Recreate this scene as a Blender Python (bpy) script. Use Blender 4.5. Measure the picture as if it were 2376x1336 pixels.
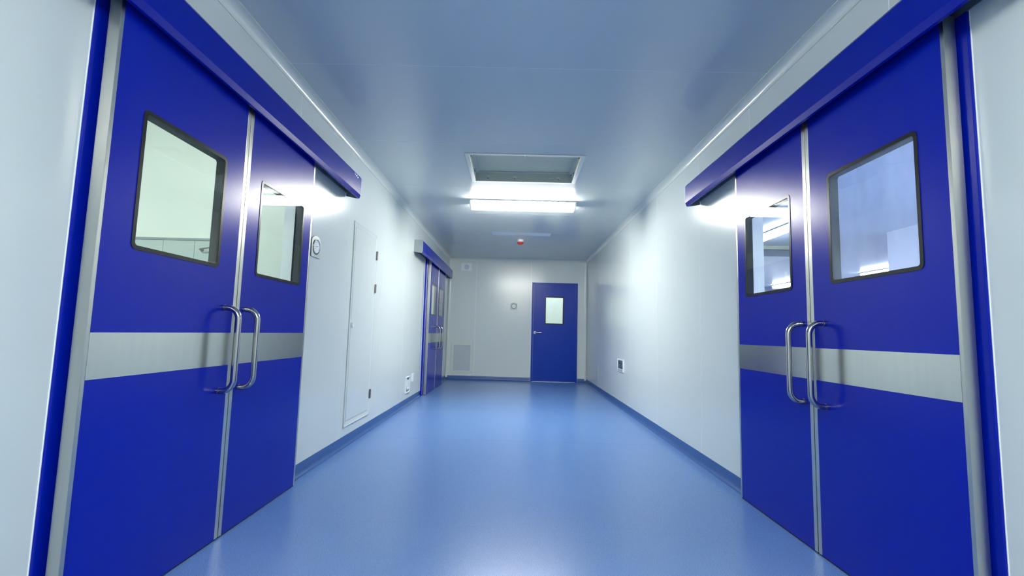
import bpy, bmesh, math, random
from mathutils import Vector, Matrix
from mathutils.geometry import tessellate_polygon
random.seed(7)
for o in list(bpy.data.objects): bpy.data.objects.remove(o)
scene = bpy.context.scene
C = scene.collection
PI = math.pi

# ------------------------------------------------------------------ camera
LENS_PX, YAW, PITCH, ROLL, EYE = 1096.74, -0.00856, 0.09556, 0.02609, 1.0242
cd = bpy.data.cameras.new('camera'); cam = bpy.data.objects.new('camera', cd); C.objects.link(cam)
cd.sensor_width = 36.0; cd.lens = 36.0 * LENS_PX / 2376.0; cd.clip_start = 0.02; cd.clip_end = 100
fwd = Vector((math.sin(YAW) * math.cos(PITCH), math.cos(YAW) * math.cos(PITCH), math.sin(PITCH)))
rgt = Vector((math.cos(YAW), -math.sin(YAW), 0)); upv = rgt.cross(fwd)
r2 = math.cos(ROLL) * rgt + math.sin(ROLL) * upv
u2 = -math.sin(ROLL) * rgt + math.cos(ROLL) * upv
cam.matrix_world = Matrix(((r2.x, u2.x, -fwd.x, 0), (r2.y, u2.y, -fwd.y, 0), (r2.z, u2.z, -fwd.z, EYE), (0, 0, 0, 1)))
scene.camera = cam

# ------------------------------------------------------------------ world, exposure
w = bpy.data.worlds.new('world'); scene.world = w; w.use_nodes = True
w.node_tree.nodes['Background'].inputs[0].default_value = (0.5, 0.6, 0.75, 1)
w.node_tree.nodes['Background'].inputs[1].default_value = 0.02
vs = scene.view_settings
vs.view_transform = 'Standard'; vs.look = 'None'; vs.gamma = 1.0; vs.use_curve_mapping = False
vs.exposure = 0.90
LAMP = 54.0          # radiance of the corridor lamp covers
LAMP_REAR = 72.0     # the next lamp down the corridor, behind the camera
LAMP_ROOM = 25.0     # side room lamps, the seen ones and the unseen added ones

# ------------------------------------------------------------------ dimensions
AL, AR, H, D = 1.4826, 1.5582, 2.6484, 10.3559     # left wall, right wall, ceiling height, end wall
YB = -4.4                                           # rear end of the corridor
NL, NR = 0.074, 0.0648                              # leaf faces proud of the walls
RN = 0.128                                          # track cover depth
PL = lambda n, y, z: (-AL + n, y, z)                # n: out from the wall
PR = lambda n, y, z: (AR - n, y, z)
PB = lambda n, x, z: (x, D - n, z)
PC = lambda n, x, y: (x, y, H - n)

# ------------------------------------------------------------------ materials
MATS = {}
def mat(name, col, rough=0.5, metal=0.0, spec=0.5, noise=None, bump=None, emit=None, coat=0.0):
    m = bpy.data.materials.new(name); m.use_nodes = True
    nt = m.node_tree; b = nt.nodes['Principled BSDF']
    b.inputs['Base Color'].default_value = (*col, 1); b.inputs['Roughness'].default_value = rough
    b.inputs['Metallic'].default_value = metal; b.inputs['Specular IOR Level'].default_value = spec
    b.inputs['Coat Weight'].default_value = coat; b.inputs['Coat Roughness'].default_value = 0.12
    if emit:
        b.inputs['Emission Color'].default_value = (*emit[0], 1); b.inputs['Emission Strength'].default_value = emit[1]
    tc = None
    def coords(scale):
        nonlocal tc
        if tc is None: tc = nt.nodes.new('ShaderNodeTexCoord')
        mp = nt.nodes.new('ShaderNodeMapping'); mp.inputs['Scale'].default_value = scale
        nt.links.new(tc.outputs['Object'], mp.inputs['Vector']); return mp.outputs['Vector']
    if noise:   # (scale vector, detail, colour amount, roughness amount)
        sc, det, ca, ra = noise
        n = nt.nodes.new('ShaderNodeTexNoise'); n.inputs['Scale'].default_value = 1.0; n.inputs['Detail'].default_value = det
        nt.links.new(coords(sc), n.inputs['Vector'])
        if ca:
            rm = nt.nodes.new('ShaderNodeMapRange'); rm.inputs['From Min'].default_value = 0.3; rm.inputs['From Max'].default_value = 0.7
            rm.inputs['To Min'].default_value = 1 - ca; rm.inputs['To Max'].default_value = 1 + ca
            nt.links.new(n.outputs['Fac'], rm.inputs['Value'])
            mx = nt.nodes.new('ShaderNodeVectorMath'); mx.operation = 'SCALE'; mx.inputs[0].default_value = col
            nt.links.new(rm.outputs[0], mx.inputs['Scale']); nt.links.new(mx.outputs[0], b.inputs['Base Color'])
        if ra:
            rr_ = nt.nodes.new('ShaderNodeMapRange'); rr_.inputs['From Min'].default_value = 0.3; rr_.inputs['From Max'].default_value = 0.7
            rr_.inputs['To Min'].default_value = max(0.02, rough - ra); rr_.inputs['To Max'].default_value = rough + ra
            nt.links.new(n.outputs['Fac'], rr_.inputs['Value']); nt.links.new(rr_.outputs[0], b.inputs['Roughness'])
    if bump:    # (scale vector, strength, distance)
        n2 = nt.nodes.new('ShaderNodeTexNoise'); n2.inputs['Scale'].default_value = 1.0; n2.inputs['Detail'].default_value = 2
        nt.links.new(coords(bump[0]), n2.inputs['Vector'])
        bp = nt.nodes.new('ShaderNodeBump'); bp.inputs['Strength'].default_value = bump[1]; bp.inputs['Distance'].default_value = bump[2]
        nt.links.new(n2.outputs['Fac'], bp.inputs['Height']); nt.links.new(bp.outputs[0], b.inputs['Normal'])
    MATS[name] = m
    return m
def glass(name, tint, dust=0.0, rough=0.01):
    m = bpy.data.materials.new(name); m.use_nodes = True; nt = m.node_tree
    nt.nodes.remove(nt.nodes['Principled BSDF']); out = nt.nodes['Material Output']
    t = nt.nodes.new('ShaderNodeBsdfTransparent'); t.inputs[0].default_value = (*tint, 1)
    g = nt.nodes.new('ShaderNodeBsdfGlossy'); g.inputs['Roughness'].default_value = rough
    d = nt.nodes.new('ShaderNodeBsdfDiffuse'); d.inputs[0].default_value = (0.6, 0.68, 0.8, 1)
    lw = nt.nodes.new('ShaderNodeLayerWeight'); lw.inputs['Blend'].default_value = 0.5      # Schlick reflectance, same for both faces
    pw = nt.nodes.new('ShaderNodeMath'); pw.operation = 'POWER'; pw.inputs[1].default_value = 5.0
    fr = nt.nodes.new('ShaderNodeMath'); fr.operation = 'MULTIPLY_ADD'; fr.inputs[1].default_value = 0.96; fr.inputs[2].default_value = 0.04
    nt.links.new(lw.outputs['Facing'], pw.inputs[0]); nt.links.new(pw.outputs[0], fr.inputs[0])
    m1 = nt.nodes.new('ShaderNodeMixShader'); m2 = nt.nodes.new('ShaderNodeMixShader')
    nt.links.new(fr.outputs[0], m1.inputs[0]); nt.links.new(t.outputs[0], m1.inputs[1]); nt.links.new(g.outputs[0], m1.inputs[2])
    m2.inputs[0].default_value = dust
    if dust:    # wiped film on the pane
        tc = nt.nodes.new('ShaderNodeTexCoord'); mp = nt.nodes.new('ShaderNodeMapping'); mp.inputs['Scale'].default_value = (3, 9, 4)
        n = nt.nodes.new('ShaderNodeTexNoise'); n.inputs['Scale'].default_value = 1.0; n.inputs['Detail'].default_value = 6
        mr = nt.nodes.new('ShaderNodeMapRange'); mr.inputs['From Min'].default_value = 0.3; mr.inputs['From Max'].default_value = 0.7
        mr.inputs['To Min'].default_value = dust * 0.3; mr.inputs['To Max'].default_value = dust * 1.5
        nt.links.new(tc.outputs['Object'], mp.inputs[0]); nt.links.new(mp.outputs[0], n.inputs['Vector'])
        nt.links.new(n.outputs['Fac'], mr.inputs['Value']); nt.links.new(mr.outputs[0], m2.inputs[0])
    nt.links.new(m1.outputs[0], m2.inputs[1]); nt.links.new(d.outputs[0], m2.inputs[2]); nt.links.new(m2.outputs[0], out.inputs[0])
    MATS[name] = m; return m

M_WALL = mat('wall_enamel', (0.655, 0.715, 0.695), 0.21)
M_CEIL = mat('ceiling_enamel', (0.56, 0.615, 0.61), 0.18)
M_SEAL = mat('sealant', (0.86, 0.90, 0.90), 0.4)
M_COVE = mat('cove_enamel', (0.665, 0.715, 0.675), 0.22)
M_FLOOR = mat('vinyl', (0.11, 0.225, 0.50), 0.28, noise=((280, 280, 280), 3, 0.07, 0.02), bump=((260, 260, 260), 0.015, 0.001))
M_WELD = mat('vinyl_weld', (0.09, 0.22, 0.48), 0.35)
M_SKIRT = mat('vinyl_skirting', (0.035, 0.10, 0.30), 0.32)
M_BLUE = mat('blue_enamel', (0.0001, 0.0105, 0.345), 0.25, spec=0.21)
M_BLUE2 = mat('blue_gloss', (0.0001, 0.0095, 0.315), 0.25, spec=0.19)
M_BLUE3 = mat('blue_leaf', (0.001, 0.038, 0.38), 0.30, spec=0.25)
M_STEEL = mat('brushed_steel', (0.58, 0.60, 0.57), 0.20, metal=1.0, noise=((3, 40, 3), 2, 0.025, 0.0))
M_STEELV = mat('brushed_edge_steel', (0.56, 0.57, 0.53), 0.30, metal=1.0, noise=((60, 60, 3), 2, 0.03, 0.0))
M_CHROME = mat('handle_steel', (0.46, 0.45, 0.44), 0.2, metal=1.0, noise=((8, 8, 60), 2, 0.03, 0.0))
M_BLACK = mat('black_enamel', (0.006, 0.007, 0.008), 0.28, spec=0.28)
M_REVEAL = mat('dark_spacer', (0.035, 0.042, 0.040), 0.55, spec=0.15)
M_RUBBER = mat('black_rubber', (0.01, 0.01, 0.011), 0.7)
M_ALU = mat('grey_aluminium', (0.30, 0.34, 0.36), 0.38, metal=0.6)
M_TRACK = mat('dark_track', (0.13, 0.15, 0.16), 0.45, metal=0.3)
M_WHITE = mat('white_plastic', (0.78, 0.82, 0.84), 0.35)
M_LPLATE = mat('pale_plate', (0.76, 0.80, 0.86), 0.3)
M_GREYP = mat('grey_speaker_mesh', (0.56, 0.61, 0.67), 0.6, noise=((300, 300, 300), 1, 0.2, 0))
M_GRILLE = mat('grille_mesh', (0.51, 0.57, 0.61), 0.55, noise=((60, 60, 240), 2, 0.12, 0))
M_RED = mat('red_plastic', (0.62, 0.05, 0.03), 0.35)
M_BOX = mat('galvanised_box', (0.50, 0.525, 0.44), 0.45)
M_FLANGE = mat('hatch_flange', (0.52, 0.565, 0.54), 0.35)
M_CLIP = mat('cream_clip', (0.66, 0.64, 0.55), 0.4)
M_DARK = mat('dark_socket', (0.02, 0.035, 0.06), 0.3)
M_HINGE = mat('hinge_steel', (0.25, 0.24, 0.23), 0.35, metal=1.0)
M_FROST = mat('frosted_cover', (0.74, 0.83, 0.88), 0.3)
M_ROOML = mat('green_white_wall', (0.70, 0.755, 0.70), 0.4)
M_ROOMR = mat('blue_white_wall', (0.74, 0.78, 0.90), 0.3)
M_RCEIL = mat('blue_white_ceiling', (0.70, 0.75, 0.88), 0.12)
M_GPLATE = mat('gauge_steel', (0.30, 0.33, 0.33), 0.45, metal=0.7)
M_TRAY = mat('lamp_tray', (0.30, 0.34, 0.38), 0.4)
M_GAP = mat('gap_grey', (0.42, 0.46, 0.46), 0.5)  # grey of the access door's painted shadow gap, also on its outer seal
M_CAB = mat('cabinet_glass', (0.42, 0.50, 0.47), 0.25)
M_CABD = mat('cabinet_rail', (0.22, 0.27, 0.28), 0.4)
M_RFLOOR = mat('side_room_vinyl', (0.25, 0.38, 0.55), 0.4)
M_LAMP = mat('lamp_cover', (0.9, 0.95, 1.0), 0.3, emit=((1.0, 1.0, 0.94), LAMP))
M_LAMP2 = mat('rear_lamp_cover', (0.9, 0.95, 1.0), 0.3, emit=((1.0, 1.0, 0.93), LAMP_REAR))
M_LAMPG = mat('added_left_lamp_cover', (0.9, 0.95, 1.0), 0.3, emit=((0.98, 1.0, 0.95), LAMP_ROOM))  # for the unseen lamps added in both left rooms
M_LAMPE = mat('added_end_lamp_cover', (0.9, 0.95, 1.0), 0.3, emit=((0.95, 1.0, 0.98), LAMP_ROOM * 0.6))  # for the unseen lamp added in the end room
M_LAMPB = mat('right_room_lamp_cover', (0.9, 0.95, 1.0), 0.3, emit=((0.90, 0.93, 1.0), LAMP_ROOM * 0.9))
G_CLEAR = glass('window_glass', (0.92, 0.96, 0.94))
G_FILM = glass('filmed_glass', (0.88, 0.92, 0.97), dust=0.10)

# ------------------------------------------------------------------ mesh helpers
def fin(name, bm, m, parent=None, base=None, bevel=0.0, seg=2, smooth=False, kind=None):
    bmesh.ops.recalc_face_normals(bm, faces=bm.faces[:])
    off = Vector(parent['_o']) if parent is not None else (Vector(base) if base else Vector((0, 0, 0)))
    for v in bm.verts: v.co -= off
    me = bpy.data.meshes.new(name); bm.to_mesh(me); bm.free()
    me.materials.append(m)
    if smooth:
        for p in me.polygons: p.use_smooth = True
        me.set_sharp_from_angle(angle=math.radians(40))
    ob = bpy.data.objects.new(name, me); C.objects.link(ob)
    ob['_o'] = list(off)
    if parent is not None: ob.parent = parent
    else: ob.location = off
    if bevel:
        md = ob.modifiers.new('bevel', 'BEVEL'); md.width = bevel; md.segments = seg; md.limit_method = 'ANGLE'; md.angle_limit = math.radians(35)
        md.harden_normals = False
    if kind: ob['kind'] = kind
    return ob
def root(name, loc):
    e = bpy.data.objects.new(name, None); C.objects.link(e); e.location = loc; e['_o'] = list(loc); e.empty_display_size = 0.1
    return e
def tag(o, label, cat=None, group=None, kind=None):
    o['label'] = label
    if cat: o['category'] = cat
    if group: o['group'] = group
    if kind: o['kind'] = kind
    return o
def NB(): return bmesh.new()
def box(bm, P, a, b):       # box between two corners in the (n, u, v) frame of P
    vs_ = [bm.verts.new(P(n, u, v)) for n in (a[0], b[0]) for u in (a[1], b[1]) for v in (a[2], b[2])]
    for f in ((0, 1, 3, 2), (4, 6, 7, 5), (0, 4, 5, 1), (2, 3, 7, 6), (0, 2, 6, 4), (1, 5, 7, 3)):
        bm.faces.new([vs_[i] for i in f])
    return bm
PW = lambda x, y, z: (x, y, z)
def B(P, a, b): return box(NB(), P, a, b)
def rect(a0, a1, b0, b1): return [(a0, b0), (a1, b0), (a1, b1), (a0, b1)]
def rrect(a0, a1, b0, b1, r, k=5):
    out = []
    for cx, cy, s in ((a1 - r, b0 + r, -PI / 2), (a1 - r, b1 - r, 0), (a0 + r, b1 - r, PI / 2), (a0 + r, b0 + r, PI)):
        for i in range(k + 1):
            t = s + PI / 2 * i / k; out.append((cx + r * math.cos(t), cy + r * math.sin(t)))
    return out
def circ(cx, cy, r, k=28): return [(cx + r * math.cos(2 * PI * i / k), cy + r * math.sin(2 * PI * i / k)) for i in range(k)]
def prism(bm, P, loops, n0, n1):      # flat outline (with holes) given thickness n0..n1
    tris = tessellate_polygon([[Vector((a, b, 0)) for a, b in lp] for lp in loops])
    flat = [p for lp in loops for p in lp]
    lo = [bm.verts.new(P(n0, a, b)) for a, b in flat]; hi = [bm.verts.new(P(n1, a, b)) for a, b in flat]
    for t in tris:
        bm.faces.new([hi[i] for i in t]); bm.faces.new([lo[i] for i in reversed(t)])
    k = 0
    for lp in loops:
        c = len(lp)
        for i in range(c):
            j = (i + 1) % c
            bm.faces.new((lo[k + i], lo[k + j], hi[k + j], hi[k + i]))
        k += c
    return bm
def PRI(P, loops, n0, n1): return prism(NB(), P, loops, n0, n1)
def extrude_profile(bm, P, prof, u0, u1):   # closed (n, z) profile swept along u
    a = [bm.verts.new(P(n, u0, z)) for n, z in prof]; b = [bm.verts.new(P(n, u1, z)) for n, z in prof]
    k = len(prof)
    for i in range(k):
        j = (i + 1) % k; bm.faces.new((a[i], a[j], b[j], b[i]))
    tr = tessellate_polygon([[Vector((n, z, 0)) for n, z in prof]])
    for t in tr:
        bm.faces.new([a[i] for i in t]); bm.faces.new([b[i] for i in t])
    return bm
def tube(bm, pts, r, k=14, caps=True):
    pts = [Vector(p) for p in pts]; rings = []; prev = None
    for i, p in enumerate(pts):
        t = (pts[min(i + 1, len(pts) - 1)] - pts[max(i - 1, 0)]).normalized()
        if prev is None:
            a = Vector((0, 0, 1)) if abs(t.z) < 0.9 else Vector((0, 1, 0)); x = t.cross(a).normalized()
        else:
            x = (prev - t * prev.dot(t)).normalized()
        prev = x; y = t.cross(x)
        rings.append([bm.verts.new(p + r * (math.cos(2 * PI * q / k) * x + math.sin(2 * PI * q / k) * y)) for q in range(k)])
    for a, b in zip(rings, rings[1:]):
        for q in range(k): bm.faces.new((a[q], a[(q + 1) % k], b[(q + 1) % k], b[q]))
    if caps: bm.faces.new(rings[0]); bm.faces.new(list(reversed(rings[-1])))
    return bm
def lathe(bm, P, prof, cu, cv, k=28):   # profile [(radius, n)] turned about the n axis at (cu, cv)
    rings = []
    for r, n in prof:
        if r < 1e-6: rings.append([bm.verts.new(P(n, cu, cv))])
        else: rings.append([bm.verts.new(P(n, cu + r * math.cos(2 * PI * q / k), cv + r * math.sin(2 * PI * q / k))) for q in range(k)])
    for a, b in zip(rings, rings[1:]):
        for q in range(k):
            s = (q + 1) % k
            if len(a) == 1 and len(b) > 1: bm.faces.new((a[0], b[q], b[s]))
            elif len(b) == 1 and len(a) > 1: bm.faces.new((a[q], a[s], b[0]))
            elif len(a) > 1: bm.faces.new((a[q], a[s], b[s], b[q]))
    if len(rings[0]) > 1: bm.faces.new(rings[0])
    if len(rings[-1]) > 1: bm.faces.new(rings[-1])
    return bm

# ------------------------------------------------------------------ the shell: floor
SKIN = 0.0008
floor = fin('floor', B(PW, (-AL - 0.02, YB, -0.08), (AR + 0.02, D + 0.1, -0.0003)), M_WELD)
tag(floor, 'glossy blue vinyl floor running down the corridor', 'floor', kind='structure')
ys = [YB, -3.36, -1.36, 0.64, 2.638, 4.64, 6.64, 8.64, D]
for a, b in zip(ys, ys[1:]):
    fin('floor_sheet', B(PW, (-AL, a + 0.0014, -0.0003), (AR, b - 0.0014, 0.0)), M_FLOOR, floor)

# ------------------------------------------------------------------ walls with panels
WT = 0.10
def cut(y0, y1, z0, z1, op):      # outline of a rectangle less a doorway that stands on its lower edge
    if op is None or op[1] <= y0 or op[0] >= y1: return [rect(y0, y1, z0, z1)]
    a, b, t = op; a2, b2 = max(a, y0), min(b, y1)
    if a2 <= y0 and b2 >= y1: return [rect(y0, y1, t, z1)]
    if a2 <= y0: return [[(b2, z0), (y1, z0), (y1, z1), (y0, z1), (y0, t), (b2, t)]]
    if b2 >= y1: return [[(y0, z0), (a2, z0), (a2, t), (y1, t), (y1, z1), (y0, z1)]]
    return [[(y0, z0), (a2, z0), (a2, t), (b2, t), (b2, z0), (y1, z0), (y1, z1), (y0, z1)]]
def wall(name, P, span, seams, ops, label):
    lo, hi = span
    out = [(lo, 0.0)]
    for a, b, t in sorted(ops): out += [(a, 0.0), (a, t), (b, t), (b, 0.0)]
    out += [(hi, 0.0), (hi, H), (lo, H)]
    wl = fin(name, PRI(P, [out], -WT, -SKIN), M_SEAL); tag(wl, label, 'wall', kind='structure')
    ed = [lo] + list(seams) + [hi]
    for a, b in zip(ed, ed[1:]):
        op = None
        for q in ops:
            if q[0] < b and q[1] > a: op = q
        lp = cut(a + 0.0028, b - 0.0028, 0.0, H, op)
        fin('wall_panel', PRI(P, lp, -SKIN, 0.0), M_WALL, wl)
    return wl
HEAD = 2.17
OPL1, OPL2, OPR1 = (1.60, 3.135, HEAD), (7.76, 9.30, HEAD), (1.63, 3.15, HEAD)
OPB = (0.375, 1.34, 2.13)
wall('wall_left', PL, (YB, D), [-3.1, -1.95, -0.8, 0.35, 1.9, 3.066, 4.09, 5.167, 6.30, 7.45, 8.6, 9.72], [OPL1, OPL2], 'pale grey enamel panel wall on the left, with white access door')
wall('wall_right', PR, (YB, D), [-3.2, -2.0, -0.8, 0.4, 1.9, 3.105, 4.0, 5.194, 6.462, 7.646, 8.876], [OPR1], 'pale grey enamel panel wall on the right side')
wall('wall_back', PB, (-AL, AR), [-0.875, 0.33], [OPB], 'pale grey panel wall closing the far end of the corridor')
PRE = lambda n, x, z: (x, YB + n, z)
wall('wall_rear', PRE, (-AL, AR), [-0.3, 0.9], [], 'pale grey panel wall closing the corridor behind the viewer')

# ------------------------------------------------------------------ ceiling
HX0, HX1, HY0, HY1 = -0.50, 0.606, 4.157, 4.968        # outer edge of the vent flange
PCE = lambda n, x, y: (x, y, H - n)
hole = rect(HX0 + 0.03, HX1 - 0.03, HY0 + 0.03, HY1 - 0.03)
ceil = fin('ceiling', PRI(PCE, [rect(-AL, AR, YB, D), hole], -0.02, -SKIN), M_SEAL)
tag(ceil, 'glossy pale panelled ceiling reflecting the blue floor', 'ceiling', kind='structure')
cs = [YB, -3.25, -2.05, -0.85, 0.36, 1.56, 2.766, 3.936, 5.157, 6.349, 7.559, 8.761, 9.96, D]
for a, b in zip(cs, cs[1:]):
    lp = [rect(-AL, AR, a + 0.0018, b - 0.0018)]
    if a < HY0 < b: lp.append(hole)
    fin('ceiling_panel', PRI(PCE, lp, -SKIN, 0.0), M_CEIL, ceil)

# ------------------------------------------------------------------ coves and skirting
def cove(R, lip=0.004, k=8):
    pr = [(0, H - R - lip), (lip, H - R - lip)]
    for i in range(k + 1):
        t = PI - PI / 2 * i / k
        pr.append((lip + (R - 0) + R * math.cos(t), H - R - lip + R * math.sin(t)))
    return pr + [(R + lip, H - lip), (R + lip + 0.004, H - lip), (R + lip + 0.004, H), (0, H)]
CV = cove(0.05)
n_tr = [0]
def trim(bm, m, label, **kw):
    n_tr[0] += 1
    o = fin('trim_%d' % n_tr[0], bm, m, smooth=True, **kw)
    return tag(o, label, 'trim', kind='structure')
trim(extrude_profile(NB(), PL, CV, YB, D), M_COVE, 'rounded white cove strip along the left wall and ceiling')
trim(extrude_profile(NB(), PR, CV, YB, D), M_COVE, 'rounded white cove strip along the right wall and ceiling')
trim(extrude_profile(NB(), PB, CV, -AL + 0.05, AR - 0.05), M_COVE, 'rounded white cove strip above the end wall')
def corner_cove(side):
    R = 0.045; pr = [(0, 0)]
    for i in range(9):
        t = -PI / 2 + -PI / 2 * i / 8
        pr.append((R + 0.003 + R * math.cos(t), R + 0.003 + R * math.sin(t)))
    bm = NB(); X = (-AL, 1) if side < 0 else (AR, -1)
    fn = lambda n, u, z: (X[0] + X[1] * n, D - z, u)
    return extrude_profile(bm, fn, pr, 0.05, H - 0.04)
trim(corner_cove(-1), M_COVE, 'rounded white corner strip where left and end walls meet')
trim(corner_cove(1), M_COVE, 'rounded white corner strip where right and end walls meet')

def skirt_prof():
    pr = [(0, 0.0), (0, 0.086), (0.003, 0.086), (0.0045, 0.082), (0.0045, 0.036)]
    for i in range(1, 9):
        t = PI + PI / 2 * i / 8
        pr.append((0.0325 + 0.028 * math.cos(t), 0.0305 + 0.028 * math.sin(t)))
    return pr + [(0.034, 0.0)]
SP = skirt_prof()
def skirting(name, P, runs, label):
    bm = NB()
    for a, b in runs: extrude_profile(bm, P, SP, a, b)
    o = fin(name, bm, M_SKIRT, smooth=True); return tag(o, label, 'baseboard', kind='structure')
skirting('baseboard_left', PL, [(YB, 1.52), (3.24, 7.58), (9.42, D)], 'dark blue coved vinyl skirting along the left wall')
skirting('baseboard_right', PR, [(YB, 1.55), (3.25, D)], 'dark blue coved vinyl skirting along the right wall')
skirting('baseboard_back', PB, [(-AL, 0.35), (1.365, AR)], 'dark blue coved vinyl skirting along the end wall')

# ------------------------------------------------------------------ sliding doors
def casing(P, y0, y1, op, label, n=0.012):     # blue frame standing on the wall around a doorway and lining it
    n_tr[0] += 1
    r = root('trim_%d' % n_tr[0], P(0, (y0 + y1) / 2, 0)); tag(r, label, 'door frame', 'blue sliding door frames', kind='structure')
    fin('jamb', B(P, (-0.03, y0, 0.0), (n, op[0], 2.185)), M_BLUE2, r, bevel=0.002)
    fin('jamb', B(P, (-0.03, op[1], 0.0), (n, y1, 2.185)), M_BLUE2, r, bevel=0.002)
    fin('head', B(P, (-0.03, op[0], op[2]), (n, op[1], 2.185)), M_BLUE2, r, bevel=0.002)
    fin('sealant_bead', B(P, (0.0, y0 - 0.0022, 0.0), (0.003, y0, 2.185)), M_SEAL, r)
    return r
def handle(P, nf, y, z0, z1, parent, off=0.078, r=0.0140):
    R = 0.055; pts = []
    pts.append((nf, y, z0)); pts.append((nf + off - R, y, z0))
    for i in range(1, 9):
        t = -PI / 2 + PI / 2 * i / 8; pts.append((nf + off - R + R * math.cos(t), y, z0 + R + R * math.sin(t)))
    for i in range(0, 9):
        t = PI / 2 * i / 8; pts.append((nf + off - R + R * math.cos(t), y, z1 - R + R * math.sin(t)))
    pts.append((nf, y, z1))
    h = fin('handle', tube(NB(), [P(*p) for p in pts], r, 18), M_CHROME, parent, smooth=True)
    h['label'] = 'bent stainless steel pull handle'
    for z in (z0, z1):
        fin('collar', lathe(NB(), lambda n, u, v: P(n, y + u, z + v), [(r + 0.0006, nf), (r + 0.0006, nf + 0.010), (r, nf + 0.0105)], 0, 0, 20), M_CHROME, h, smooth=True)
        s = NB(); c = P(nf + 0.016, y - 0.0140, z + 0.0); tube(s, [Vector(c) - Vector((0, 0.001, 0)), Vector(c) + Vector((0, 0.002, 0))], 0.003, 8)
        fin('screw', s, M_HINGE, h)
    return h
ZW0, ZW1, ZB0, ZB1, ZT = 1.2963, 1.8296, 0.8338, 0.9907, 2.19
def leaf(P, idx, nf, y0, y1, wy0, wy1, hy, label, pane, free_end, gap_end):
    th = 0.043; nb = nf - th; s = 0.016; zb = 0.008
    r = root('door_%d' % idx, P(nf - th / 2, (y0 + y1) / 2, 0)); tag(r, label, 'door', 'blue sliding door leaves', kind='structure')
    a, b = y0 + 0.001, y1 - 0.001
    pan = fin('panel', PRI(P, [rect(a, b, zb, ZT), rrect(wy0 + 0.012, wy1 - 0.012, ZW0 + 0.012, ZW1 - 0.012, 0.018)], nb + 0.0006, nf - 0.0012), M_BLUE, r)
    # stainless edgings: a channel on each upright edge
    for e, q, wd in ((y0, 1, 0.016 if free_end == 0 else 0.025), (y1, -1, 0.016 if free_end == 1 else 0.025)):
        fin('edge_strip', B(P, (nb, min(e, e + q * wd), zb), (nf, max(e, e + q * wd), ZT)), M_STEELV, r, bevel=0.0012)
    lo, hi = y0 + (0.016 if free_end == 0 else 0.025), y1 - (0.016 if free_end == 1 else 0.025)
    kb = fin('kick_band', B(P, (nf - 0.0012, lo + 0.0005, ZB0), (nf - 0.0002, hi - 0.0005, ZB1)), M_STEEL, r)
    kb['label'] = 'brushed stainless steel band across the door'
    fr = fin('window_frame', PRI(P, [rrect(wy0, wy1, ZW0, ZW1, 0.024), rrect(wy0 + 0.016, wy1 - 0.016, ZW0 + 0.016, ZW1 - 0.016, 0.013)], nf - 0.004, nf + 0.0012), M_BLACK, r)
    fr['label'] = 'thin black rounded window frame'
    fin('spacer', PRI(P, [rrect(wy0 + 0.0125, wy1 - 0.0125, ZW0 + 0.0125, ZW1 - 0.0125, 0.018), rrect(wy0 + 0.017, wy1 - 0.017, ZW0 + 0.017, ZW1 - 0.017, 0.013)], nb + 0.001, nf - 0.0045), M_REVEAL, fr)
    g = fin('window_pane', PRI(P, [rrect(wy0 + 0.0165, wy1 - 0.0165, ZW0 + 0.0165, ZW1 - 0.0165, 0.013)], nf - 0.0045, nf - 0.0008), pane, r)
    g['label'] = 'clear fixed window pane'
    handle(P, nf, hy, 0.716, 1.111, r)
    ge = y1 if gap_end == 1 else y0; q = 1 if gap_end == 1 else -1
    fin('rubber_seal', B(P, (nb + 0.008, min(ge, ge + q * 0.0022), zb), (nf - 0.010, max(ge, ge + q * 0.0022), ZT)), M_RUBBER, r)
    fin('floor_brush', B(P, (nb + 0.01, y0 + 0.004, 0.0015), (nf - 0.004, y1 - 0.004, zb)), M_RUBBER, r)
    return r
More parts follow.
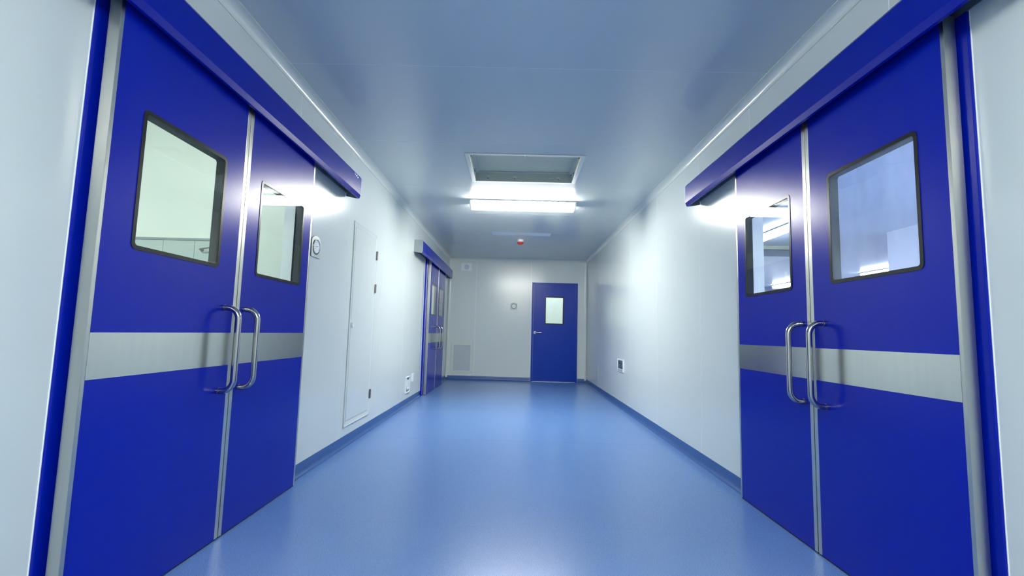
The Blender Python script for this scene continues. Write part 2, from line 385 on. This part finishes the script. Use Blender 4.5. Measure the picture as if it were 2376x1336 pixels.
def track(P, y0, y1, label, near_cap=False, sticker=False):
    r = root('door_track_cover', P(RN / 2, (y0 + y1) / 2, 2.14)); tag(r, label, 'door track', 'sliding door track covers')
    out = [(0.0015, 2.331), (RN - 0.012, 2.331), (RN, 2.314), (RN, 2.172), (RN - 0.010, 2.142), (RN - 0.026, 2.142)]
    t = 0.0025
    inn = [(RN - 0.026, 2.142 + t), (RN - 0.010 - t, 2.142 + t), (RN - t, 2.172), (RN - t, 2.314), (RN - 0.012 - t, 2.331 - t), (0.0015, 2.331 - t)]
    fin('cover', extrude_profile(NB(), P, out + inn, y0 + 0.003, y1 - 0.003), M_BLUE2, r, bevel=0.0012)
    fin('back_plate', B(P, (0.0015, y0 + 0.003, 2.188), (0.006, y1 - 0.003, 2.326)), M_ALU, r)
    pr = [(0.008, 2.215), (0.05, 2.215), (0.05, 2.235), (0.062, 2.235), (0.062, 2.212), (0.09, 2.212), (0.09, 2.31), (0.008, 2.31)]
    tr = fin('track', extrude_profile(NB(), P, pr, y0 + 0.006, y1 - 0.006), M_TRACK, r)
    fin('track_lip', B(P, (0.092, y0 + 0.006, 2.205), (0.097, y1 - 0.006, 2.3)), M_ALU, tr)
    cap = [(0.0015, 2.331), (RN - 0.012, 2.331), (RN, 2.314), (RN, 2.172), (RN - 0.010, 2.142), (0.0015, 2.155)] if near_cap else [(0.0015, 2.331), (RN - 0.012, 2.331), (RN, 2.314), (RN, 2.172), (RN - 0.010, 2.142), (RN - 0.03, 2.142), (0.002, 2.16)]
    for a, b in ((y0, y0 + 0.003), (y1 - 0.003, y1)):
        fin('end_cap', extrude_profile(NB(), P, cap, a, b), M_ALU, r)
    if sticker:     # small white maker's mark near the far end of the cover
        st = NB()
        for (u, v, a, b) in ((3.785, 2.304, .02, .004), (3.800, 2.298, .012, .012), (3.818, 2.292, .016, .010), (3.836, 2.300, .014, .012), (3.853, 2.291, .018, .010), (3.872, 2.297, .012, .008)):
            box(st, P, (RN, u, v), (RN + 0.0006, u + a, v + b))
        fin('maker_mark', st, M_WHITE, r)['label'] = 'tiny white maker mark on the blue cover'
    return r

# left pair
casing(PL, 1.526, 3.166, OPL1, 'blue door frame of the left wall doorway nearest the viewer')
leaf(PL, 1, NL, 1.550, 2.372, 1.6928, 2.2079, 2.270, 'nearest blue sliding door leaf on the left wall, cut by the picture bottom', G_CLEAR, 0, 1)
leaf(PL, 2, NL, 2.378, 3.172, 2.5198, 3.0501, 2.438, 'blue sliding door leaf on the left wall with lamp glare across its window', G_CLEAR, 1, 0)
track(PL, 0.80, 3.962, 'long blue sliding door track cover on the left wall nearest the viewer', sticker=True)
# right pair
casing(PR, 1.560, 3.186, OPR1, 'blue door frame of the right wall doorway')
leaf(PR, 3, NR, 1.593, 2.402, 1.7255, 2.2431, 2.296, 'nearest blue sliding door leaf on the right wall with large bluish window', G_FILM, 0, 1)
leaf(PR, 4, NR, 2.408, 3.190, 2.5524, 3.0697, 2.468, 'blue sliding door leaf on the right wall with room lamps seen through its window', G_CLEAR, 1, 0)
track(PR, 0.85, 3.970, 'long blue sliding door track cover on the right wall')
# far pair on the left
casing(PL, 7.585, 9.335, OPL2, 'blue door frame of the far left wall doorway beside the end wall', n=0.028)
leaf(PL, 5, NL, 7.715, 8.543, 7.885, 8.366, 8.41, 'small distant blue sliding door leaf on left wall, the one nearer the viewer', G_CLEAR, 0, 1)
leaf(PL, 6, NL, 8.549, 9.375, 8.655, 9.180, 8.69, 'small distant blue sliding door leaf on left wall, next to the end wall', G_CLEAR, 1, 0)
track(PL, 6.715, 9.955, 'short-looking distant blue track cover with grey end cap on left wall', near_cap=True)

# ------------------------------------------------------------------ hinged door in the end wall
n_tr[0] += 1
fr = root('trim_%d' % n_tr[0], PB(0, 0.857, 0)); tag(fr, 'blue steel frame around the hinged door in the end wall', 'door frame', kind='structure')
fin('jamb', B(PB, (-0.05, 0.357, 0), (0.020, 0.394, 2.15)), M_BLUE3, fr, bevel=0.002)
fin('jamb', B(PB, (-0.05, 1.318, 0), (0.020, 1.357, 2.15)), M_BLUE3, fr, bevel=0.002)
fin('head', B(PB, (-0.05, 0.394, 2.112), (0.020, 1.318, 2.15)), M_BLUE3, fr, bevel=0.002)
fin('threshold', B(PB, (-0.05, 0.394, 0.0), (0.008, 1.318, 0.006)), M_STEEL, fr)
dr = root('door_7', PB(0, 0.856, 0)); tag(dr, 'single hinged blue door with small window in the end wall', 'door', kind='structure')
wx0, wx1, wz0, wz1 = 0.645, 1.058, 1.2415, 1.8485
fin('panel', PRI(PB, [rect(0.397, 1.315, 0.010, 2.109), rect(wx0 + 0.012, wx1 - 0.012, wz0 + 0.012, wz1 - 0.012)], -0.038, 0.004), M_BLUE3, dr)
wf = fin('window_frame', PRI(PB, [rect(wx0, wx1, wz0, wz1), rect(wx0 + 0.02, wx1 - 0.02, wz0 + 0.02, wz1 - 0.02)], 0.003, 0.010), M_BLACK, dr)
wf['label'] = 'black rectangular window frame'
fin('spacer', PRI(PB, [rect(wx0 + 0.0125, wx1 - 0.0125, wz0 + 0.0125, wz1 - 0.0125), rect(wx0 + 0.021, wx1 - 0.021, wz0 + 0.021, wz1 - 0.021)], -0.036, 0.003), M_REVEAL, wf)
fin('window_pane', B(PB, (-0.004, wx0 + 0.0205, wz0 + 0.0205), (0.0, wx1 - 0.0205, wz1 - 0.0205)), G_CLEAR, dr)
hd = fin('handle', tube(NB(), [PB(n, x, z) for n, x, z in ((0.01, 0.437, 1.054), (0.04, 0.437, 1.054), (0.052, 0.441, 1.054), (0.056, 0.452, 1.054), (0.056, 0.58, 1.054))], 0.0115, 14), M_CHROME, dr, smooth=True)
fin('rosette', lathe(NB(), PB, [(0.031, 0.004), (0.031, 0.012), (0.026, 0.015), (0, 0.015)], 0.437, 1.054), M_WHITE, hd, smooth=True)

# ------------------------------------------------------------------ white access door in the left wall
y0, y1, z0, z1 = 4.214, 4.926, 0.165, 2.006
ad = root('door_8', PL(0, (y0 + y1) / 2, z0)); tag(ad, 'narrow white access door with steel hinges flush in the left wall', 'door', kind='structure')
fb = NB()      # raised lip, then a border that slopes in to the leaf
rings = []
for d, n in ((0.0, 0.0), (0.0, 0.009), (0.005, 0.010), (0.010, 0.0075), (0.048, 0.0015), (0.048, 0.0)):
    rings.append([fb.verts.new(PL(n, a, b)) for a, b in rect(y0 + d, y1 - d, z0 + d, z1 - d)])
for a, b in zip(rings, rings[1:]):
    for q in range(4): fb.faces.new((a[q], a[(q + 1) % 4], b[(q + 1) % 4], b[q]))
fin('frame', fb, M_WALL, ad)
fin('shadow_gap', PRI(PL, [rect(y0 + 0.044, y1 - 0.044, z0 + 0.044, z1 - 0.044), rect(y0 + 0.051, y1 - 0.051, z0 + 0.051, z1 - 0.051)], 0.001, 0.0032), M_GAP, ad)  # grey ring standing in for the thin shadow gap around the panel
fin('outer_seal', PRI(PL, [rect(y0 - 0.005, y1 + 0.005, z0 - 0.005, z1 + 0.005), rect(y0 + 0.001, y1 - 0.001, z0 + 0.001, z1 - 0.001)], 0.0, 0.002), M_GAP, ad)
fin('panel', B(PL, (0.0, y0 + 0.050, z0 + 0.050), (0.0045, y1 - 0.050, z1 - 0.050)), M_WALL, ad, bevel=0.0015)
fin('lock', PRI(PL, [rrect(4.268, 4.308, 1.045, 1.085, 0.006)], 0.002, 0.018), M_WHITE, ad, bevel=0.002)['label'] = 'small white square lock'
for z in (1.80, 1.452, 0.372):
    hb = NB()
    for q in range(3): lathe(hb, lambda n, u, v: PL(0.015 + u, y1 - 0.010 + v, z - 0.046 + q * 0.031 + n), [(0.0075, 0), (0.0075, 0.029)], 0, 0, 12)
    box(hb, PL, (0.0085, y1 - 0.024, z - 0.046), (0.0125, y1 + 0.006, z + 0.045))
    fin('hinge', hb, M_HINGE, ad)['label'] = 'steel knuckle hinge'

# ------------------------------------------------------------------ wall gauges
def gauge(P, u, v, label):
    r = root('dial_gauge', P(0, u, v - 0.078)); tag(r, label, 'gauge', 'steel dial gauges on the walls')
    hw = 0.076; out = [(u - hw, v - 0.070), (u - hw + 0.006, v - 0.078)]
    out += [(u + hw - 0.006, v - 0.078), (u + hw, v - 0.070), (u + hw, v + 0.052)]
    for i in range(1, 12):
        t = -1 + 2 * i / 12; out.append((u - hw * t, v + 0.052 + 0.028 * (1 - t * t)))
    out.append((u - hw, v + 0.052))
    fin('plate', PRI(P, [out, circ(u, v, 0.056, 32)], 0.0, 0.009), M_GPLATE, r, bevel=0.003, seg=3)
    fin('bezel', lathe(NB(), P, [(0.0565, 0.0), (0.0565, 0.014), (0.051, 0.016), (0.047, 0.012), (0.046, 0.004)], u, v, 32), M_CHROME, r, smooth=True)
    d = fin('dial', lathe(NB(), P, [(0.0455, 0.004), (0.0455, 0.0135), (0, 0.0135)], u, v, 32), M_WHITE, r)
    tk = NB()
    for i in range(11):
        t = math.radians(210 - 24 * i); c, s = math.cos(t), math.sin(t)
        prism(tk, P, [[(u + 0.032 * c - 0.0012 * s, v + 0.032 * s + 0.0012 * c), (u + 0.04 * c - 0.0012 * s, v + 0.04 * s + 0.0012 * c), (u + 0.04 * c + 0.0012 * s, v + 0.04 * s - 0.0012 * c), (u + 0.032 * c + 0.0012 * s, v + 0.032 * s - 0.0012 * c)]], 0.0135, 0.0139)
    fin('scale_marks', tk, M_DARK, d)
    fin('needle', PRI(P, [[(u - 0.012, v - 0.003), (u + 0.034, v + 0.010), (u - 0.012, v + 0.002)]], 0.0137, 0.0145), M_DARK, d)
gauge(PL, 3.418, 1.618, 'round steel dial gauge on the left wall beside the sliding door edge')
gauge(PB, -0.038, 1.615, 'round steel dial gauge on the end wall left of the blue door')

# ------------------------------------------------------------------ sockets and switches
y0, y1, z0, z1 = 6.545, 6.79, 0.165, 0.39
so = root('recessed_outlet', PL(0, 6.667, z0)); tag(so, 'grey steel recessed socket box low on the left wall', 'socket')
fin('frame', PRI(PL, [rect(y0, y1, z0, z1), rect(y0 + 0.022, y1 - 0.012, z0 + 0.016, z1 - 0.016)], 0.0, 0.016), M_WHITE, so, bevel=0.003)
fin('back_plate', B(PL, (0.0, y0 + 0.022, z0 + 0.016), (0.004, y1 - 0.012, z1 - 0.016)), M_ALU, so)
fin('cover_flap', PRI(PL, [rrect(y0 + 0.075, y1 - 0.065, z0 + 0.045, z1 - 0.045, 0.03)], 0.004, 0.012), M_FROST, so, bevel=0.003)
fin('latch', PRI(PL, [rrect(y0 + 0.06, y1 - 0.06, z0 + 0.045, z0 + 0.07, 0.008)], 0.012, 0.022), M_WHITE, so, bevel=0.002)
sw = root('wall_switch', PL(0, 6.99, 0.285)); tag(sw, 'small plain white switch plate low on left wall beside far doorway', 'switch')
fin('plate', PRI(PL, [rrect(6.925, 7.06, 0.285, 0.405, 0.01)], 0.0, 0.012), M_WHITE, sw, bevel=0.003)
fin('rocker', B(PL, (0.012, 6.96, 0.31), (0.0145, 7.025, 0.38)), M_WHITE, sw, bevel=0.001)
y0, y1, z0, z1 = 6.783, 7.178, 0.507, 0.692
sp = root('power_outlet', PR(0, 6.98, z0)); tag(sp, 'white framed dark socket panel low on the right wall', 'socket')
fin('frame', PRI(PR, [rect(y0, y1, z0, z1), rect(y0 + 0.05, y1 - 0.04, z0 + 0.045, z1 - 0.022)], 0.0, 0.012), M_WHITE, sp, bevel=0.003)
bk = fin('insert', B(PR, (0.0, y0 + 0.05, z0 + 0.045), (0.007, y1 - 0.04, z1 - 0.022)), M_DARK, sp)
for (u, v, a, b) in ((0.12, 0.13, 0.05, 0.02), (0.20, 0.135, 0.05, 0.018), (0.10, 0.075, 0.03, 0.035), (0.17, 0.07, 0.035, 0.02), (0.23, 0.085, 0.05, 0.022), (0.27, 0.06, 0.04, 0.015), (0.16, 0.105, 0.06, 0.012)):
    fin('outlet', PRI(PR, [rrect(y0 + u, y0 + u + a, z0 + v, z0 + v + b, 0.005, 2)], 0.007, 0.0095), M_ALU, bk)
for u in (0.07, 0.17, 0.27):
    fin('button', PRI(PR, [rrect(y0 + u, y0 + u + 0.055, z0 + 0.012, z0 + 0.034, 0.004, 2)], 0.012, 0.0145), M_ALU, sp)

# ------------------------------------------------------------------ end wall: loudspeaker plate and return air grille
spk = root('speaker_panel', PB(0, -1.103, 2.366)); tag(spk, 'pale rectangular speaker panel high on the end wall', 'speaker')
fin('plate', PRI(PB, [rrect(-1.222, -0.985, 2.366, 2.542, 0.008, 3), circ(-1.10, 2.453, 0.056)], 0.0, 0.014), M_LPLATE, spk, bevel=0.003)
sm = NB(); lathe(sm, PB, [(0.0555, 0.0), (0.0555, 0.008), (0, 0.011)], -1.10, 2.453)
fin('speaker_mesh', sm, M_GREYP, spk)
x0, x1, z0, z1 = -1.372, -0.906, 0.112, 0.811
gr = root('air_grille', PB(0, -1.14, z0)); tag(gr, 'white framed return air grille low on the end wall', 'vent')
fin('frame', PRI(PB, [rect(x0, x1, z0, z1), rect(-1.323, -0.956, 0.190, 0.743)], 0.0, 0.014), M_COVE, gr, bevel=0.003)
gm = fin('mesh_sheet', B(PB, (0.0, -1.323, 0.190), (0.003, -0.956, 0.743)), M_GRILLE, gr)
for i in range(36):
    z = 0.194 + i * 0.0152
    fin('wire', B(PB, (0.003, -1.323, z), (0.0055, -0.956, z + 0.006)), M_GRILLE, gm)
fl = NB(); k = 10
row = []
for i in range(k + 1):
    u = -1.29 + 0.37 * i / k; row.append((u, 0.098 + 0.006 * math.sin(i * 1.3) + 0.008 * (1 - i / k)))
prism(fl, PB, [[(-1.285, 0.192)] + row + [(-0.925, 0.196)]], 0.0128, 0.0138)
fin('loose_film', fl, M_LPLATE, gr)['label'] = 'strip of loose white film along the grille bottom'

# ------------------------------------------------------------------ ceiling: open filter housing
hb = root('filter_housing', PC(0, (HX0 + HX1) / 2, (HY0 + HY1) / 2)); tag(hb, 'open white framed filter housing recessed in the ceiling before the lamp', 'ceiling vent')
ix0, ix1, iy0, iy1 = HX0 + 0.04, HX1 - 0.04, HY0 + 0.036, HY1 - 0.036
fin('flange', PRI(PC, [rect(HX0, HX1, HY0, HY1), rect(ix0, ix1, iy0, iy1)], 0.001, 0.008), M_FLANGE, hb, bevel=0.002)
DP = -0.095
bx_ = PRI(PC, [rect(ix0 - 0.004, ix1 + 0.004, iy0 - 0.004, iy1 + 0.004), rect(ix0, ix1, iy0, iy1)], DP, 0.004)
fin('side_walls', bx_, M_BOX, hb)
fin('top_plate', B(PC, (DP - 0.004, ix0 - 0.004, iy0 - 0.004), (DP, ix1 + 0.004, iy1 + 0.004)), M_BOX, hb)
fin('inner_lip', PRI(PC, [rect(ix0, ix1, iy0, iy1), rect(ix0 + 0.03, ix1 - 0.03, iy0 + 0.03, iy1 - 0.03)], DP + 0.002, DP + 0.012), M_FLANGE, hb)
def clip(x, y, ang):
    c, s = math.cos(ang), math.sin(ang)
    P_ = lambda n, u, v: PC(n, x + u * c - v * s, y + u * s + v * c)
    bm = NB(); box(bm, P_, (-0.05, -0.017, -0.016), (-0.038, 0.017, 0.0)); box(bm, P_, (-0.038, -0.010, -0.016), (-0.028, 0.022, -0.006))
    cl = fin('clip', bm, M_CLIP, hb, bevel=0.001)
    fin('screw', lathe(NB(), lambda n, u, v: P_(n, u, -0.008 + v), [(0.006, -0.038), (0.006, -0.02), (0, -0.018)], 0.0, 0.0, 10), M_HINGE, cl)
for x in (-0.33, -0.045, 0.42): clip(x, iy1, 0)
for y in (4.30, 4.72): clip(ix0, y, PI / 2); clip(ix1, y, -PI / 2)
fin('rod', tube(NB(), [PC(-0.088, 0.055, iy0 + 0.03), PC(-0.088, 0.055, iy0 + 0.33)], 0.006, 8), M_FLANGE, hb, smooth=True)
fin('rod_nut', lathe(NB(), PC, [(0.011, -0.09), (0.011, -0.06), (0, -0.06)], 0.055, iy0 + 0.02, 6), M_HINGE, hb)
for x, y in ((HX0 + 0.03, HY1 - 0.014), (HX1 - 0.03, HY1 - 0.014), (0.05, HY1 - 0.014), (HX0 + 0.03, HY0 + 0.014), (HX1 - 0.03, HY0 + 0.014), (0.05, HY0 + 0.014)):
    fin('flange_screw', lathe(NB(), PC, [(0.007, 0.008), (0.007, 0.010), (0, 0.011)], x, y, 10), M_WHITE, hb)

# ------------------------------------------------------------------ ceiling lamps
def lamp(P, u0, u1, v0, v1, m, label, group=None, h=0.088):   # u: along the tubes
    r = root('ceiling_light', P(0, (u0 + u1) / 2, (v0 + v1) / 2)); tag(r, label, 'light', group or 'ceiling tube lamps')
    fin('base_tray', B(P, (0.0, u0, v0), (0.018, u1, v1)), M_TRAY, r, bevel=0.002)
    bm = NB()
    a = [bm.verts.new(P(0.018, u, v)) for u, v in rect(u0 + 0.022, u1 - 0.022, v0 + 0.012, v1 - 0.012)]
    b = [bm.verts.new(P(h, u, v)) for u, v in rect(u0 + 0.03, u1 - 0.03, v0 + 0.03, v1 - 0.03)]
    bm.faces.new(a); bm.faces.new(b)
    for i in range(4): bm.faces.new((a[i], a[(i + 1) % 4], b[(i + 1) % 4], b[i]))
    fin('diffuser', bm, m, r, bevel=0.006)['label'] = 'glowing white lamp cover'
    for e, q in ((u0, 1), (u1, -1)):
        bm = NB()
        lp = [(v0 + 0.010, 0.018), (v1 - 0.010, 0.018), (v1 - 0.028, h + 0.002), (v0 + 0.028, h + 0.002)]
        A = [bm.verts.new(P(n, e + q * 0.006, v)) for v, n in lp]; B2 = [bm.verts.new(P(n, e + q * 0.022, v)) for v, n in lp]
        bm.faces.new(A); bm.faces.new(B2)
        for i in range(4): bm.faces.new((A[i], A[(i + 1) % 4], B2[(i + 1) % 4], B2[i]))
        fin('end_cap', bm, M_WHITE, r, bevel=0.001)
    return r
lamp(PC, -0.600, 0.715, 5.644, 5.874, M_LAMP, 'bright white tube lamp on the corridor ceiling')
lamp(PC, -0.600, 0.715, -1.02, -0.79, M_LAMP2, 'white tube lamp on the corridor ceiling behind the viewer')
# slim unlit strip
ss = root('strip_light', PC(0, 0.063, 7.64)); tag(ss, 'slim unlit pale blue strip on the ceiling before the red alarm', 'light')
fin('tray', PRI(PC, [rect(-0.432, 0.556, 7.520, 7.760), rect(-0.42, 0.544, 7.532, 7.748)], 0.0, 0.0015), M_CEIL, ss)
fin('cover', B(PC, (0.0, -0.42, 7.532), (0.001, 0.544, 7.748)), M_FROST, ss)
# alarm
al = root('fire_alarm', PC(0, 0.057, 8.11)); tag(al, 'red and white round fire alarm on the far ceiling', 'alarm')
fin('base', lathe(NB(), PC, [(0.05, 0.0), (0.053, 0.004), (0.053, 0.040), (0.046, 0.044)], 0.057, 8.11), M_WHITE, al, smooth=True)
fin('cap', lathe(NB(), PC, [(0.054, 0.041), (0.056, 0.045), (0.055, 0.060), (0.049, 0.072), (0.036, 0.081), (0.018, 0.086), (0, 0.087)], 0.057, 8.11), M_RED, al, smooth=True)

# ------------------------------------------------------------------ the rooms behind the windows
def room(side, x0, x1, y0, y1, zc, mw, mc, near, labels):
    T = 0.05
    def st(name, a, b, m, lab, cat): tag(fin(name, B(PW, a, b), m), lab, cat, kind='structure')
    st('floor_%s_room' % side, (x0, y0, -0.06), (x1, y1, -0.002), M_RFLOOR, 'vinyl floor of the ' + labels, 'floor')
    st('ceiling_%s_room' % side, (x0, y0, zc), (x1, y1, zc + 0.05), mc, 'pale ceiling of the ' + labels, 'ceiling')
    if near != 'x1': st('wall_%s_room_east' % side, (x1, y0, 0), (x1 + T, y1, zc), mw, 'pale side wall of the ' + labels, 'wall')
    if near != 'x0': st('wall_%s_room_west' % side, (x0 - T, y0, 0), (x0, y1, zc), mw, 'pale outer wall of the ' + labels, 'wall')
    if near != 'y0': st('wall_%s_room_south' % side, (x0, y0 - T, 0), (x1, y0, zc), mw, 'pale near wall of the ' + labels, 'wall')
    st('wall_%s_room_north' % side, (x0, y1, 0), (x1, y1 + T, zc), mw, 'pale far wall of the ' + labels, 'wall')
XL, XR = -AL - WT, AR + WT
room('left', -4.8, XL, 0.6, 4.0, 2.95, M_ROOML, M_ROOML, 'x1', 'room behind the nearest left sliding doors')
room('far_left', -4.0, XL, 7.0, 10.2, 2.9, M_ROOML, M_ROOML, 'x1', 'room behind the distant left sliding doors')
room('end', -0.6, 2.4, D + WT, D + 2.4, 2.7, M_ROOML, M_ROOML, 'y0', 'room behind the end wall door')
room('right', XR, 9.4, -0.5, 14.6, H, M_ROOMR, M_RCEIL, 'x0', 'large room behind the right sliding doors')
# upper closing strip between corridor ceiling height and the taller left rooms
for nm, a, b in (('left', 0.6, 4.0), ('far_left', 7.0, 10.2), ):
    tag(fin('wall_%s_room_upper' % nm, B(PW, (XL, a, H), (XL + 0.05, b, 2.96)), M_ROOML), 'upper wall strip of the ' + nm.replace('_', ' ') + ' room', 'wall', kind='structure')
tag(fin('wall_right_room_partition', B(PW, (5.45, -0.5, 0), (5.55, 6.9, H)), M_ROOMR), 'pale partition inside the room behind the right doors', 'wall', kind='structure')
def PCZ(z): return lambda n, u, v: (v, u, z - n)      # tubes along y
lamp(lambda n, u, v: (u, v, 2.95 - n), -3.7, -2.4, 2.0, 2.3, M_LAMPG, 'unseen lamp added to light the room behind the left sliding doors')  # added out of view so the left room is lit
lamp(lambda n, u, v: (u, v, 2.9 - n), -3.4, -2.1, 8.4, 8.7, M_LAMPG, 'unseen lamp added to light the room behind the distant left doors')  # hidden lamp, put in to light the far left room
lamp(lambda n, u, v: (u, v, 2.7 - n), 0.2, 1.5, D + 1.1, D + 1.4, M_LAMPE, 'unseen lamp added to light the room behind the end door')  # not in view, added to light the pane of the end door
lamp(PCZ(H), 6.35, 7.65, 3.74, 3.90, M_LAMPB, 'tube lamp seen through the window of the right far sliding leaf')
lamp(PCZ(H), 9.8, 11.1, 8.06, 8.22, M_LAMPB, 'tube lamp seen low in the nearest right window')
lamp(PCZ(H), 12.9, 14.1, 7.62, 7.88, M_LAMPB, 'farthest tube lamp, at the lower corner of the right far window')
lamp(PCZ(H), 1.6, 2.9, 3.9, 4.2, M_LAMPB, 'unseen lamp added near the doorway to brighten the room behind the right doors')  # extra hidden lamp, added to brighten the right room
lamp(PCZ(H), 3.2, 4.5, 4.7, 4.95, M_LAMPB, 'unseen lamp added beside the partition to brighten the room behind the right doors')  # another added lamp, out of view, for a brighter right room
lamp(PCZ(H), 0.0, 1.3, 2.4, 2.65, M_LAMPB, 'unseen lamp added near the corridor wall to brighten the room behind the right doors')  # added out of sight to lift the light in the right room
ub = root('unlit_vent_box', (4.75, 8.4, H)); tag(ub, 'grey ceiling vent box seen through the right far window', 'ceiling vent')
fin('box', B(PW, (4.2, 8.05, H - 0.07), (5.3, 8.75, H)), M_BOX, ub, bevel=0.01)
fin('face', B(PW, (4.25, 8.10, H - 0.074), (5.25, 8.70, H - 0.07)), M_ALU, ub)
# built-in cabinet on the far wall of the left room
cb = root('steel_cabinet', (-2.95, 3.9, 0)); tag(cb, 'grey-green cabinet with dark top rail seen through nearest left window', 'cabinet')
PY = lambda n, x, z: (x, 4.0 - n, z)
fin('body', B(PY, (0.0, -3.312, 0.0), (0.02, -2.50, 1.762)), M_CAB, cb)
fin('top_rail', B(PY, (0.02, -3.312, 1.744), (0.032, -2.50, 1.764)), M_CABD, cb, bevel=0.002)
fin('stile', B(PY, (0.02, -3.312, 0.0), (0.028, -3.306, 1.744)), M_CABD, cb)
fin('stile', B(PY, (0.02, -3.30, 0.0), (0.03, -3.285, 1.744)), M_ROOML, cb, bevel=0.002)
fin('cabinet_door', B(PY, (0.02, -3.28, 0.05), (0.026, -3.032, 1.742)), M_CAB, cb)
fin('cabinet_door', B(PY, (0.02, -3.028, 0.05), (0.026, -2.76, 1.742)), M_CAB, cb)
fin('cabinet_door', B(PY, (0.02, -2.756, 0.05), (0.026, -2.50, 1.742)), M_CAB, cb)
hc = fin('handle', tube(NB(), [PY(0.03, -2.69, 1.665), PY(0.06, -2.69, 1.665), PY(0.066, -2.68, 1.667), PY(0.066, -2.60, 1.68)], 0.006, 10), M_HINGE, cb, smooth=True)
fin('rosette', lathe(NB(), PY, [(0.014, 0.026), (0.014, 0.032), (0, 0.034)], -2.69, 1.665, 16), M_HINGE, hc, smooth=True)

for o in bpy.data.objects:
    if '_o' in o: del o['_o']
